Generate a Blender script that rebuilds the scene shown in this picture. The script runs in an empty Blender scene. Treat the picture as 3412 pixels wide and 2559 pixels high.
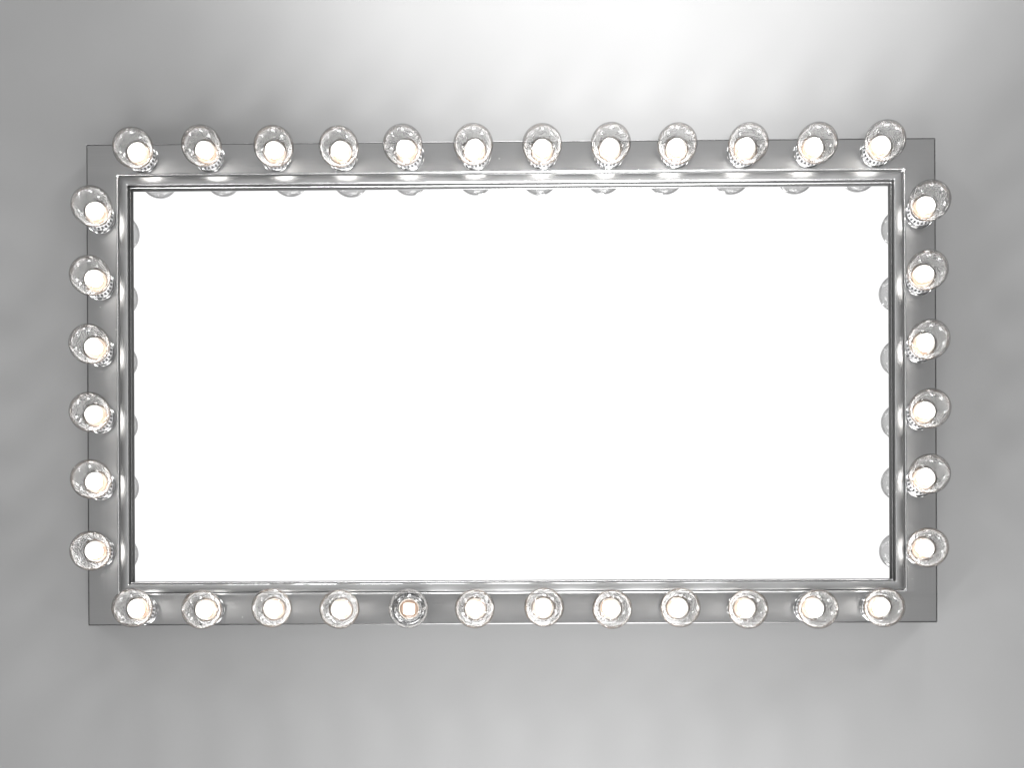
import bpy, bmesh, math, random
from mathutils import Vector, Matrix, Euler
random.seed(7)
S = 0.0006                      # metres per unit: shapes below are written in units of 0.6 mm
scn = bpy.context.scene
C = scn.collection
FX, FY, D = 1650.0, 1990.0, 3965.0   # where the camera's axis meets the frame's plane, and its distance

def P(px, py, y=0.0):           # point on a plane parallel to the wall
    return Vector(((px - 1706) * S, -y * S, (1279.5 - py) * S))

# ------------------------------------------------------------------ materials
def new_mat(name):
    m = bpy.data.materials.new(name); m.use_nodes = True
    nt = m.node_tree; nt.nodes.clear()
    out = nt.nodes.new('ShaderNodeOutputMaterial')
    return m, nt, out
def N(nt, t, **kw):
    n = nt.nodes.new(t)
    for k, v in kw.items():
        if k.startswith('i_'): n.inputs[k[2:].replace('_', ' ')].default_value = v
        else: setattr(n, k, v)
    return n
def mapr(nt, src, a, b, c, d):
    n = N(nt, 'ShaderNodeMapRange'); n.inputs[1].default_value = a; n.inputs[2].default_value = b
    n.inputs[3].default_value = c; n.inputs[4].default_value = d
    nt.links.new(src, n.inputs[0]); return n.outputs[0]

def brushed(name, stretch, base=0.33, rough=0.30, aniso=0.0, line=1.0, tan=(1, 0, 0)):
    m, nt, out = new_mat(name); L = nt.links.new
    b = N(nt, 'ShaderNodeBsdfPrincipled'); b.inputs['Metallic'].default_value = 1
    L(b.outputs[0], out.inputs[0])
    tc = N(nt, 'ShaderNodeTexCoord')
    mp = N(nt, 'ShaderNodeMapping'); mp.inputs['Scale'].default_value = stretch; L(tc.outputs['Object'], mp.inputs[0])
    n1 = N(nt, 'ShaderNodeTexNoise'); n1.inputs['Scale'].default_value = 1; n1.inputs['Detail'].default_value = 4
    L(mp.outputs[0], n1.inputs['Vector'])
    n2 = N(nt, 'ShaderNodeTexNoise'); n2.inputs['Scale'].default_value = 9; n2.inputs['Detail'].default_value = 3
    n2.inputs['Distortion'].default_value = 1.2
    L(tc.outputs['Object'], n2.inputs['Vector'])
    if aniso:
        b.inputs['Anisotropic'].default_value = aniso
        cx = N(nt, 'ShaderNodeCombineXYZ')
        for i in range(3): cx.inputs[i].default_value = tan[i]
        L(cx.outputs[0], b.inputs['Tangent'])
    # roughness: brush lines and greasy smudges
    r1 = mapr(nt, n1.outputs[0], .3, .7, rough - .05 * line, rough + .06 * line)
    r2 = mapr(nt, n2.outputs[0], .45, .62, 0, .05)
    ad = N(nt, 'ShaderNodeMath', operation='ADD'); L(r1, ad.inputs[0]); L(r2, ad.inputs[1]); L(ad.outputs[0], b.inputs['Roughness'])
    # specks
    vo = N(nt, 'ShaderNodeTexVoronoi'); vo.inputs['Scale'].default_value = 26; L(tc.outputs['Object'], vo.inputs['Vector'])
    sp = mapr(nt, vo.outputs['Distance'], .022, .03, 1, 0)
    col = mapr(nt, n1.outputs[0], .3, .7, base * (1 - .08 * line), base * (1 + .08 * line))
    mx = N(nt, 'ShaderNodeMix', data_type='RGBA')
    cb = N(nt, 'ShaderNodeCombineColor'); [L(col, cb.inputs[i]) for i in range(3)]
    L(sp, mx.inputs[0]); L(cb.outputs[0], mx.inputs[6]); mx.inputs[7].default_value = (.85, .85, .85, 1)
    L(mx.outputs[2], b.inputs['Base Color'])
    bp = N(nt, 'ShaderNodeBump'); bp.inputs['Strength'].default_value = .12 * line; bp.inputs['Distance'].default_value = .0003
    L(n1.outputs[0], bp.inputs['Height']); L(bp.outputs[0], b.inputs['Normal'])
    return m
M_H = brushed('brushed_steel_along', (9, 500, 2200), base=.32, rough=.38, line=.55, aniso=.75, tan=(1, 0, 0))
M_V = brushed('brushed_steel_upright', (2200, 500, 9), base=.32, rough=.38, line=.55, aniso=.75, tan=(0, 0, 1))
M_BH = brushed('bezel_steel_along', (7, 600, 2400), base=.42, rough=.31, line=.15)
M_BV = brushed('bezel_steel_upright', (2400, 600, 7), base=.42, rough=.31, line=.15)
M_CH = brushed('polished_bead_steel', (4, 4, 4), base=.62, rough=.22, line=.05)

def simple(name, col, metal=0, rough=.5, emit=None, strength=0, spec=None):
    m, nt, out = new_mat(name)
    b = N(nt, 'ShaderNodeBsdfPrincipled'); nt.links.new(b.outputs[0], out.inputs[0])
    b.inputs['Base Color'].default_value = (*col, 1); b.inputs['Metallic'].default_value = metal
    b.inputs['Roughness'].default_value = rough
    n = N(nt, 'ShaderNodeTexNoise'); n.inputs['Scale'].default_value = 400
    tc = N(nt, 'ShaderNodeTexCoord'); nt.links.new(tc.outputs['Object'], n.inputs['Vector'])
    nt.links.new(mapr(nt, n.outputs[0], .3, .7, max(rough - .05, .01), rough + .05), b.inputs['Roughness'])
    if emit:
        b.inputs['Emission Color'].default_value = (*emit, 1); b.inputs['Emission Strength'].default_value = strength
    return m
M_MIRROR = simple('silvered_mirror', (.97, .97, .97), 1, .0)
M_MIRROR.node_tree.nodes['Principled BSDF'].inputs['Roughness'].default_value = 0
for l in list(M_MIRROR.node_tree.links):
    if l.to_socket.name == 'Roughness': M_MIRROR.node_tree.links.remove(l)
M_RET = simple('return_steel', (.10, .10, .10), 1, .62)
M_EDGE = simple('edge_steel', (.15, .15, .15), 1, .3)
M_SOCK = simple('socket_chrome', (.55, .55, .55), 1, .16)
M_RIB = simple('collar_bright_plastic', (.76, .76, .77), .5, .14)
M_SLOT = simple('collar_slot_dark', (.03, .03, .03), 0, .4)
M_COPPER = simple('copper_led_board', (.50, .34, .25), .3, .38)
M_RING = simple('board_rim', (.75, .74, .70), .7, .2)
M_LED = simple('lit_led', (1, 1, 1), 0, .5, (1.0, .985, .96), 18)
M_WARM = simple('warm_lower_led', (.9, .6, .35), 0, .5, (1.0, .68, .44), 1.1)
M_LEDS = simple('lit_led_small', (1, 1, 1), 0, .5, (1.0, .97, .93), 6)
M_CHIP = simple('led_chip_contacts', (.25, .2, .15), 0, .4)

def glass(name, tint_mid, tint_edge, f0, bump, glow=0):
    """thin clear glass wall: passes light, mirrors more at grazing angles"""
    m, nt, out = new_mat(name); L = nt.links.new
    lw = N(nt, 'ShaderNodeLayerWeight'); lw.inputs[0].default_value = .5
    tc = N(nt, 'ShaderNodeTexCoord'); oi = N(nt, 'ShaderNodeObjectInfo')
    add = N(nt, 'ShaderNodeVectorMath', operation='ADD'); L(tc.outputs['Object'], add.inputs[0])
    sc = N(nt, 'ShaderNodeVectorMath', operation='SCALE'); L(oi.outputs['Random'], sc.inputs[0]); sc.inputs['Scale'].default_value = 5
    L(sc.outputs[0], add.inputs[1])
    nz = N(nt, 'ShaderNodeTexNoise'); nz.inputs['Scale'].default_value = 42; nz.inputs['Detail'].default_value = 3
    nz.inputs['Distortion'].default_value = .8; L(add.outputs[0], nz.inputs['Vector'])
    bp = N(nt, 'ShaderNodeBump'); bp.inputs['Strength'].default_value = bump; bp.inputs['Distance'].default_value = .005
    L(nz.outputs[0], bp.inputs['Height'])
    ramp = N(nt, 'ShaderNodeValToRGB'); L(lw.outputs['Facing'], ramp.inputs[0])
    e = ramp.color_ramp.elements
    e[0].position = .55; e[0].color = (*[tint_mid] * 3, 1)
    e[1].position = .985; e[1].color = (*[tint_edge] * 3, 1)
    tr = N(nt, 'ShaderNodeBsdfTransparent'); L(ramp.outputs[0], tr.inputs[0])
    gl = N(nt, 'ShaderNodeBsdfGlossy'); gl.inputs['Roughness'].default_value = .02
    gl.inputs['Color'].default_value = (1, 1, 1, 1); L(bp.outputs[0], gl.inputs['Normal'])
    pw = N(nt, 'ShaderNodeMath', operation='POWER'); L(lw.outputs['Facing'], pw.inputs[0]); pw.inputs[1].default_value = 5.0
    fc = N(nt, 'ShaderNodeMath', operation='MULTIPLY_ADD'); L(pw.outputs[0], fc.inputs[0])
    fc.inputs[1].default_value = .7; fc.inputs[2].default_value = f0
    mx = N(nt, 'ShaderNodeMixShader'); L(fc.outputs[0], mx.inputs[0]); L(tr.outputs[0], mx.inputs[1]); L(gl.outputs[0], mx.inputs[2])
    if glow:                                          # emission added to the lens as a soft halo round the core
        em = N(nt, 'ShaderNodeEmission'); em.inputs[0].default_value = (1, .97, .93, 1)
        L(mapr(nt, nz.outputs[0], .35, .65, glow * .25, glow), em.inputs[1])
        ad = N(nt, 'ShaderNodeAddShader'); L(mx.outputs[0], ad.inputs[0]); L(em.outputs[0], ad.inputs[1])
        L(ad.outputs[0], out.inputs[0])
    else: L(mx.outputs[0], out.inputs[0])
    return m
M_GLASS = glass('clear_bulb_glass', .85, .38, .016, .10)
M_GLASS_IN = glass('clear_bulb_glass_inner_face', .83, .78, .0085, .85)
M_INNER = glass('glowing_inner_lens', .95, .7, .03, .5, 1.0)
M_INNER_DIM = glass('dim_inner_lens', .96, .7, .03, .5, .12)

def wall_material():
    m, nt, out = new_mat('painted_grey_wall'); L = nt.links.new
    b = N(nt, 'ShaderNodeBsdfPrincipled'); L(b.outputs[0], out.inputs[0])
    tc = N(nt, 'ShaderNodeTexCoord')
    n1 = N(nt, 'ShaderNodeTexNoise'); n1.inputs['Scale'].default_value = 2.2; n1.inputs['Detail'].default_value = 3
    n2 = N(nt, 'ShaderNodeTexNoise'); n2.inputs['Scale'].default_value = 260; n2.inputs['Detail'].default_value = 3
    L(tc.outputs['Object'], n1.inputs['Vector']); L(tc.outputs['Object'], n2.inputs['Vector'])
    c = mapr(nt, n1.outputs[0], .3, .7, .235, .258)
    cb = N(nt, 'ShaderNodeCombineColor'); [L(c, cb.inputs[i]) for i in range(3)]; L(cb.outputs[0], b.inputs['Base Color'])
    b.inputs['Roughness'].default_value = .42
    b.inputs['Specular IOR Level'].default_value = .35
    bp = N(nt, 'ShaderNodeBump'); bp.inputs['Strength'].default_value = .10; bp.inputs['Distance'].default_value = .0006
    L(n2.outputs[0], bp.inputs['Height']); L(bp.outputs[0], b.inputs['Normal'])
    return m

# ------------------------------------------------------------------ mesh helpers
def obj(name, verts, faces, mats, parent=None, idx=None, angle=30):
    me = bpy.data.meshes.new(name); me.from_pydata(verts, [], faces); me.update()
    for m in mats: me.materials.append(m)
    if idx:
        for p, i in zip(me.polygons, idx): p.material_index = i
    bm = bmesh.new(); bm.from_mesh(me); bmesh.ops.recalc_face_normals(bm, faces=bm.faces); bm.to_mesh(me); bm.free()
    for p in me.polygons: p.use_smooth = True
    me.set_sharp_from_angle(angle=math.radians(angle))
    o = bpy.data.objects.new(name, me); C.objects.link(o)
    if parent: o.parent = parent
    return o

W2, H2 = 2831 / 2, 1612.5 / 2
def frame_sweep(loops, seg=5):
    """rectangular loops (inset, height, corner radius) skinned into a mitred frame; local x right, z up, -y to viewer"""
    V, F, I = [], [], []
    per = 4 * (seg + 1)
    for (o, h, r) in loops:
        w, hh = W2 - o, H2 - o
        for (sx, sz, a0) in ((1, 1, 0), (-1, 1, 90), (-1, -1, 180), (1, -1, 270)):
            cx, cz = sx * (w - r), sz * (hh - r)
            for k in range(seg + 1):
                a = math.radians(a0 + 90 * k / seg)
                V.append(((cx + r * math.cos(a)) * S, -h * S, (cz + r * math.sin(a)) * S))
    for i in range(len(loops) - 1):
        for k in range(per):
            j = (k + 1) % per
            F.append((i * per + k, i * per + j, (i + 1) * per + j, (i + 1) * per + k))
            q, rr = divmod(k, seg + 1)
            if rr == seg: side = 0 if q in (0, 2) else 1      # straight run: top / bottom run along x
            else:
                first = rr < seg / 2
                side = (1 if first else 0) if q in (0, 2) else (0 if first else 1)
            I.append(side)
    return V, F, I

def lathe(prof, n=40):
    V, F = [], []
    for r, h in prof:
        for k in range(n):
            a = 2 * math.pi * k / n
            V.append((r * math.cos(a) * S, r * math.sin(a) * S, h * S))
    for i in range(len(prof) - 1):
        for k in range(n):
            j = (k + 1) % n
            F.append((i * n + k, i * n + j, (i + 1) * n + j, (i + 1) * n + k))
    return V, F
def capped(prof, n=40, top=True, bottom=False):
    V, F = lathe(prof, n)
    if top: F.append(tuple(range((len(prof) - 1) * n, len(prof) * n)))
    if bottom: F.append(tuple(range(n)))
    return V, F

# ------------------------------------------------------------------ wall
def box(name, x0, x1, y0, y1, z0, z1, mat):
    V = [(x, y, z) for x in (x0, x1) for y in (y0, y1) for z in (z0, z1)]
    F = [(0, 1, 3, 2), (4, 6, 7, 5), (0, 4, 5, 1), (2, 3, 7, 6), (0, 2, 6, 4), (1, 5, 7, 3)]
    return obj(name, V, F, [mat])
WALL = 95 * S
w = box('wall', -3.2, 3.2, WALL, WALL + .12, -2.4, 2.6, wall_material()); w['kind'] = 'structure'

# ------------------------------------------------------------------ mirror
root = bpy.data.objects.new('vanity_mirror', None); C.objects.link(root)
root['label'] = 'wide rectangular mirror in brushed steel frame ringed with globe bulbs on grey wall'
root['category'] = 'mirror'
root.location = P(1700.5, 1274.8)
root.rotation_euler = Euler((0, math.radians(-.243), math.radians(-.55)))   # hangs a hair off level, right end nearer

V, F, I = frame_sweep([(1, -96, 3), (1, -5, 3), (0, -3.5, 3), (0.6, -1.5, 2), (2.5, -.3, 1), (5, 0, .05)])
for (x0, x1, z0, z1, m_) in ((-W2+5, W2-5, H2-104, H2-5, 0), (-W2+5, W2-5, -H2+5, -H2+104, 0), (-W2+5, -W2+104, -H2+104, H2-104, 1), (W2-104, W2-5, -H2+104, H2-104, 1)):
    q = len(V); V += [(x0*S, 0, z0*S), (x1*S, 0, z0*S), (x1*S, 0, z1*S), (x0*S, 0, z1*S)]; F.append((q, q+1, q+2, q+3)); I.append(m_)
I = [2 if (q < 5 * 24) else v for q, v in enumerate(I)]
obj('face_plate', V, F, [M_H, M_V, M_EDGE], root, I, 40)
# raised bead round the opening
prof = [(101.5, -1, 11)]
for k in range(12):
    a = math.pi * k / 8
    prof.append((105.5 - 3.7 * math.cos(a), 5 + 6 * math.sin(a) - 1, 11 - (k * .5)))
prof.append((109.2, -3, 6)); prof.append((110.6, -6, 5))
V, F, I = frame_sweep(prof); obj('bead', V, F, [M_CH, M_CH], root, I, 27)
# flat bezel and its stepped inner return down to the glass
V, F, I = frame_sweep([(110, -8, 4), (111.5, 2, 3), (112.5, 4, 3), (114, 4.6, 2), (136, 4.6, 1)])
obj('bezel', V, F, [M_BH, M_BV], root, I, 27)
st = [(136, 4.6, 1), (137.2, 5.4, 1), (138.4, 5.0, 1), (139.2, 3.4, 1), (139.6, 1, 1)]
V, F, I = frame_sweep(st); obj('inner_lip', V, F, [M_CH, M_CH], root, I, 27)
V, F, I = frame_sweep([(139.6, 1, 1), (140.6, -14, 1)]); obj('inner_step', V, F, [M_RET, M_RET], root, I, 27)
st = [(140.6, -14, 1), (141.6, -12.4, 1), (143.2, -12.2, 1), (144.4, -13.4, 1), (145, -15.6, 1)]
V, F, I = frame_sweep(st); obj('inner_bead', V, F, [M_CH, M_CH], root, I, 27)
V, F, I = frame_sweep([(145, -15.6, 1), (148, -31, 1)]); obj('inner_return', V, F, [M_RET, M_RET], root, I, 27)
a, b = (W2 - 143) * S, (H2 - 143) * S
gy, gb = 30 * S, 40 * S
V = [(x, y, z) for x in (-a, a) for y in (gy, gb) for z in (-b, b)]
F = [(0, 1, 3, 2), (4, 6, 7, 5), (0, 4, 5, 1), (2, 3, 7, 6), (0, 2, 6, 4), (1, 5, 7, 3)]
obj('mirror_glass', V, F, [M_MIRROR], root)

# ------------------------------------------------------------------ bulb positions
top_c = [(443,492),(671.5,485),(912,486),(1129,488),(1342,481.5),(1577,479.6),(1806.6,480),(2035.6,476),(2257,477.6),(2494,477),(2724,475.4),(2950,468)]
bot_c = [(440.5,2025.7),(671.7,2031),(905,2026),(1131,2030),(1361,2028.6),(1582,2028.6),(1813,2023.6),(2040,2030),(2267,2025),(2493,2030),(2726.6,2030),(2947,2024)]
lef_c = [(305,686),(299.5,917.5),(298,1146),(299,1373),(303,1597),(301,1836)]
rig_c = [(3099,667),(3090.6,899),(3096,1131),(3099,1361),(3098,1579),(3092,1825)]
xs = [477 + 221.7 * i for i in range(12)]
top_b = [(x, 526 - (x - 477) * .0078) for x in xs]
bot_b = [(x, 2034 - (x - 477) * .0042) for x in xs]
lef_b = [(335, 727 + 222.4 * i) for i in range(6)]
rig_b = [(3063, 711 + 224 * i) for i in range(6)]
ordw = ['first', 'second', 'third', 'fourth', 'fifth', 'sixth', 'seventh', 'eighth', 'ninth', 'tenth', 'eleventh', 'twelfth']
def row_label(i, n, row, a, b, tail):
    if i == 0: return f'clear lit globe bulb at the {a} end of the {row}{tail}'
    if i == n - 1: return f'clear lit globe bulb at the {b} end of the {row}{tail}'
    if i < n / 2: return f'clear lit globe bulb, {ordw[i]} from the {a} in the {row}'
    return f'clear lit globe bulb, {ordw[n-1-i]} from the {b} in the {row}'
HC, R = 115.0, 64.8
bulbs = []
for i in range(12): bulbs.append((top_b[i], top_c[i], row_label(i, 12, 'top row', 'left', 'right', ' of the frame'), 0))
for i in range(12):
    lb = row_label(i, 12, 'bottom row', 'left', 'right', ' of the frame')
    if i == 4: lb = 'globe bulb in the bottom row seen straight on, copper disc and square light showing'
    bulbs.append((bot_b[i], bot_c[i], lb, 1 if i == 4 else 0))
for i in range(6): bulbs.append((lef_b[i], lef_c[i], row_label(i, 6, 'left column', 'top', 'bottom', ' of the frame'), 0))
for i in range(6): bulbs.append((rig_b[i], rig_c[i], row_label(i, 6, 'right column', 'top', 'bottom', ' of the frame'), 0))

# ------------------------------------------------------------------ sockets (part of the frame) and bulbs
bpy.context.view_layer.update()
MW = Matrix.LocRotScale(root.location, root.rotation_euler, None); MI = MW.inverted()
NRM = (MW.to_3x3() @ Vector((0, -1, 0))).normalized()
cam_loc = P(FX, FY, D)
def on_plate(px, py, h=0.0):
    """where the line of sight through this picture point meets the plane h above the face plate"""
    d = P(px, py) - cam_loc
    p0 = root.location + NRM * (h * S)
    t = (p0 - cam_loc).dot(NRM) / d.dot(NRM)
    return cam_loc + d * t

Vs, Fs = lathe([(50, -1), (50, 1.2), (48.6, 2.4), (47, 2.6), (46.6, 5), (47, 9), (46.2, 11.5), (44.5, 12.4), (41.5, 12), (41, 6)], 27)
sock_me = None
def quat_to(v): return Vector((0, 0, 1)).rotation_difference(v)

def make_bulb(small):
    r = bpy.data.objects.new('light_bulb', None); C.objects.link(r)
    r.rotation_mode = 'QUATERNION'
    # glass: neck flaring into globe
    prof = [(38.5, 28), (38.2, 32), (37.0, 27), (36.0, 43), (36.6, 27), (39.4, 57)]
    a0 = math.asin((62.5 - HC) / R)
    for k in range(0, 21):
        a = a0 + (math.pi / 2 - a0) * k / 20
        prof.append((max(R * math.cos(a), .4), HC + R * math.sin(a)))
    V, F = capped(prof, 56)
    V2, F2 = capped([(max(a_ - 2.6, .4), HC + (h_ - HC) * (1 - 2.6 / R) if h_ > 70 else h_) for a_, h_ in prof], 56)
    gi = [0] * len(F) + [1] * len(F2)
    F += [tuple(q + len(V) for q in f) for f in F2]; V += V2
    obj('glass_globe', V, F, [M_GLASS, M_GLASS_IN], r, gi, angle=80)
    # ribbed collar
    V, F = [], []; nt_ = 22
    ring = [(38.6, 0, 35), (41.0, 0, 33), (46.0, 0, 20), (46.6, 0, 15)]
    sub = 4
    n = nt_ * sub
    for (ro, ri, h) in ring:
        for k in range(n):
            rr = ro
            a = 2 * math.pi * k / n
            V.append((rr * math.cos(a) * S, rr * math.sin(a) * S, h * S))
    I = []
    for i in range(3):
        for k in range(n):
            j = (k + 1) % n
            F.append((i*n+k, i*n+j, (i+1)*n+j, (i+1)*n+k)); I.append(0)
    col = obj('collar', V, F, [M_RIB], r)
    # raised ribs, separate dark slots between them
    V, F = [], []
    for t in range(nt_):
        a = 2 * math.pi * t / nt_; hw = math.pi / nt_ * .42
        for (ro, h) in ((40.2, 33.6), (42.0, 34.0), (47.2, 20.5), (46.0, 19)):
            for s in (-1, 1): V.append((ro * math.cos(a + s*hw) * S, ro * math.sin(a + s*hw) * S, h * S))
        b = t * 8
        for q in range(3): F.append((b+2*q, b+2*q+1, b+2*q+3, b+2*q+2))
        F.append((b, b+2, b+4, b+6)); F.append((b+1, b+7, b+5, b+3))
    obj('ribs', V, F, [M_RIB], col)
    V, F = [], []
    for t in range(nt_):
        a = 2 * math.pi * (t + .5) / nt_; hw = math.pi / nt_ * .56
        for (ro, h) in ((41.5, 32.4), (45.9, 21.0)):
            for s in (-1, 1): V.append((ro * math.cos(a + s*hw) * S, ro * math.sin(a + s*hw) * S, h * S))
        b = t * 4; F.append((b, b+1, b+3, b+2))
    obj('slots', V, F, [M_SLOT], col)
    V, F = lathe([(41, 6), (43.5, 8), (46.6, 11), (47.8, 14), (47.4, 17), (46, 18)], 27); obj('base_ring', V, F, [M_SOCK], r)
    # led board
    V, F = capped([(30.5, 27), (30.5, 39), (30, 39.6)], 40); obj('led_board', V, F, [M_COPPER], r)
    V, F = lathe([(35.5, 30), (35.5, 39), (34.6, 41), (32.5, 41.4), (31.2, 40), (30.9, 27)], 40); obj('board_rim', V, F, [M_RING], r)
    # light core, a rounded square post
    hw, hp, p = (18.5, 47, 5) if small else (25, 92, 2.1)
    V, F = [], []; n = 32
    lv = [(1.0, 40), (1.0, hp - 6), (.93, hp - 2.5), (.75, hp)] if small else [(.55, 40), (.66, 27), (.95, 60), (1.03, 72), (.98, 82), (.8, 91), (.5, 97), (.2, 99)]
    for (f, h) in lv:
        for k in range(n):
            a = 2 * math.pi * k / n
            c_, s_ = math.cos(a), math.sin(a)
            q = (abs(c_)**p + abs(s_)**p) ** (-1 / p)
            wob = 1 if small else 1 + .08 * math.sin(2 * a + h * .05) + .04 * math.sin(3 * a - h * .09)
            V.append((hw * f * q * c_ * wob * S, hw * f * q * s_ * wob * S, h * S))
    for i in range(len(lv) - 1):
        for k in range(n):
            j = (k + 1) % n; F.append((i*n+k, i*n+j, (i+1)*n+j, (i+1)*n+k))
    F.append(tuple(range((len(lv)-1)*n, len(lv)*n)))
    led = obj('light_core', V, F, [M_LEDS if small else M_LED, M_WARM], r, [1 if (not small and q < 2 * n) else 0 for q in range(len(F))])
    if small:
        V, F = [], []
        for (x0, x1, y0, y1) in ((-1.1, .7, -2.2, 1.4), (-3.6, -2.6, 3.6, 4.6), (2.2, 4.2, 4.4, 5.0), (-4.4, -3, -5, -4), (2.6, 3.8, -5.2, -4.2)):
            b = len(V); V += [(x0*S, y0*S, 47.5*S), (x1*S, y0*S, 47.5*S), (x1*S, y1*S, 47.5*S), (x0*S, y1*S, 47.5*S)]; F.append((b, b+1, b+2, b+3))
        obj('contacts', V, F, [M_CHIP], led)
    # inner lens over the board, with halo glow put into its material
    pr = [(34.5, 41), (34.2, 52)]
    for k in range(1, 9):
        a = math.pi / 2 * k / 8
        pr.append((max(34.2 * math.cos(a), .3), 52 + (6 if small else 47) * math.sin(a)))
    V, F = capped(pr, 40); obj('inner_lens', V, F, [M_INNER_DIM if small else M_INNER], r, angle=80)
    return r
def kids(o): return [c for c in bpy.data.objects if c.parent == o]
def copy_tree(o, parent=None):
    c = o.copy(); C.objects.link(c); c.parent = parent
    for ch in kids(o): copy_tree(ch, c)
    return c

proto = {0: make_bulb(0), 1: make_bulb(1)}
used = set(); sock0 = None; plan = []
for (bpx, cpx, lab, kind) in bulbs:
    base = on_plate(*bpx); cen = on_plate(cpx[0], cpx[1], HC)
    plan.append((base, cen, lab, kind))
fresh = {0: proto[0], 1: proto[1]}
for n_, (base, cen, lab, kind) in enumerate(plan):
    if kind in used: o = copy_tree(proto[kind])
    else: o = proto[kind]; used.add(kind)
    ax = (cen - base).normalized()
    o.location = base
    q = quat_to(ax)
    o.rotation_quaternion = q @ Euler((0, 0, 0 if kind else random.uniform(0, 6.28))).to_quaternion()
    # keep every neck the same length
    o['label'] = lab; o['category'] = 'light bulb'; o['group'] = 'globe bulbs around the mirror frame'
    if sock0 is None:
        s = sock0 = obj('socket', Vs, Fs, [M_SOCK], root, angle=40)
    else:
        s = sock0.copy(); C.objects.link(s); s.parent = root
    s.location = MI @ base
    s.rotation_euler = Euler((math.radians(90), 0, 0))

# ------------------------------------------------------------------ added fill lights, out of view
def area(name, loc, tgt, power, sx, sy, col=(1, 1, 1), spread=180):
    l = bpy.data.lights.new(name, 'AREA'); l.shape = 'RECTANGLE'; l.size = sx; l.size_y = sy; l.energy = power
    l.color = col; l.spread = math.radians(spread)
    o = bpy.data.objects.new(name, l); C.objects.link(o); o.location = loc
    o.rotation_euler = (Vector(tgt) - Vector(loc)).to_track_quat('-Z', 'Y').to_euler(); return o
def spot(name, loc, tgt, power, ang, blend=1.0, radius=.1, col=(1, 1, 1)):
    l = bpy.data.lights.new(name, 'SPOT'); l.energy = power; l.spot_size = math.radians(ang); l.spot_blend = blend
    l.shadow_soft_size = radius; l.color = col
    o = bpy.data.objects.new(name, l); C.objects.link(o); o.location = loc
    o.rotation_euler = (Vector(tgt) - Vector(loc)).to_track_quat('-Z', 'Y').to_euler(); return o
spot('top_wall_fill', (.22, -2.5, .0), (.22, WALL, 1.10), 800, 42, 1.0, .22)  # unseen fill light, added to brighten the wall above the frame
spot('low_wall_fill', (.3, -1.6, -2.1), (.24, WALL, -.60), 380, 62, 1.0, .8)  # unseen fill light, added to wash the wall below the frame

# ------------------------------------------------------------------ world: dim ambient plus added bright patches, broadest behind the camera
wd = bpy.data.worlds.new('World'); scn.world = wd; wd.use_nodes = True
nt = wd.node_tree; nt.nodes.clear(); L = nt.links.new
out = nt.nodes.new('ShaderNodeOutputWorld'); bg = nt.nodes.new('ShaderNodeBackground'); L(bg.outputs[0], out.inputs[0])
tc = nt.nodes.new('ShaderNodeTexCoord')
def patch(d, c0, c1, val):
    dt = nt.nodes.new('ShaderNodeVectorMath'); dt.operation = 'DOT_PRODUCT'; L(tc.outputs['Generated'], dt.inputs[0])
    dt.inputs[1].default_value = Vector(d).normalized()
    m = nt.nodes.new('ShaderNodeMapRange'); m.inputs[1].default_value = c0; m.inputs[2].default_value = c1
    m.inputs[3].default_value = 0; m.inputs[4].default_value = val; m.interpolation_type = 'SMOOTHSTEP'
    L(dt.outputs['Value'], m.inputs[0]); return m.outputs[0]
vals = [patch((0, -1, .17), .87, .935, 1.02),  # white cone added so the mirror reflects plain white
        patch((-.86, -.28, -.40), .9900, .9908, 27), patch((-.62, -.30, -.72), .9945, .9951, 27),  # this and the next ones: spots added for highlights on the bulb glass
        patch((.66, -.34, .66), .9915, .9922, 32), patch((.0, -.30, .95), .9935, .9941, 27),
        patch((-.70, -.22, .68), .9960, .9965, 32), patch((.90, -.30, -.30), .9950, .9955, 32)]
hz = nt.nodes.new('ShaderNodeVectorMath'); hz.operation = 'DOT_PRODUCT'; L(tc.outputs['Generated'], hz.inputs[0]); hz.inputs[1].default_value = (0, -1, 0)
hb = nt.nodes.new('ShaderNodeValToRGB'); L(hz.outputs['Value'], hb.inputs[0])        # side glow added to brighten glass rims and fill the wall
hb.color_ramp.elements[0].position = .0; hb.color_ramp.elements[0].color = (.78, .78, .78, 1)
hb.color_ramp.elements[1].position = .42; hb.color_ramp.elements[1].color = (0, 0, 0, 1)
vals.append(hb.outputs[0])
rw = random.Random(3)
for k in range(9):                                   # small bright spots added at random for glints in the bulbs
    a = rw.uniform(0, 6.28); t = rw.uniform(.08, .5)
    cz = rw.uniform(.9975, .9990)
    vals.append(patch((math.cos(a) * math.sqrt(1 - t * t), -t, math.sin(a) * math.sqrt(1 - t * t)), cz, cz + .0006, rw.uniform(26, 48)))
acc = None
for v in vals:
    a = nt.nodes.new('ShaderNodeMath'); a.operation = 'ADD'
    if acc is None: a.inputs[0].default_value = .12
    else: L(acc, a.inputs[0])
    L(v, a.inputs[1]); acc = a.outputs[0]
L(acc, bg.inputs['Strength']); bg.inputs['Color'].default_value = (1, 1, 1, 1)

# ------------------------------------------------------------------ camera
cd = bpy.data.cameras.new('camera'); cam = bpy.data.objects.new('camera', cd); C.objects.link(cam); scn.camera = cam
cam.location = cam_loc; cam.rotation_euler = (math.radians(90), 0, 0)
cd.sensor_width = 36; cd.lens = 36 * D / 3412
cd.shift_x = (1706 - FX) / 3412; cd.shift_y = (FY - 1279.5) / 3412
cd.clip_start = .05; cd.clip_end = 50
scn.view_settings.view_transform = 'Standard'; scn.view_settings.look = 'None'
scn.view_settings.exposure = 0; scn.view_settings.gamma = 1
scn.cycles.transparent_max_bounces = 24; scn.cycles.max_bounces = 12
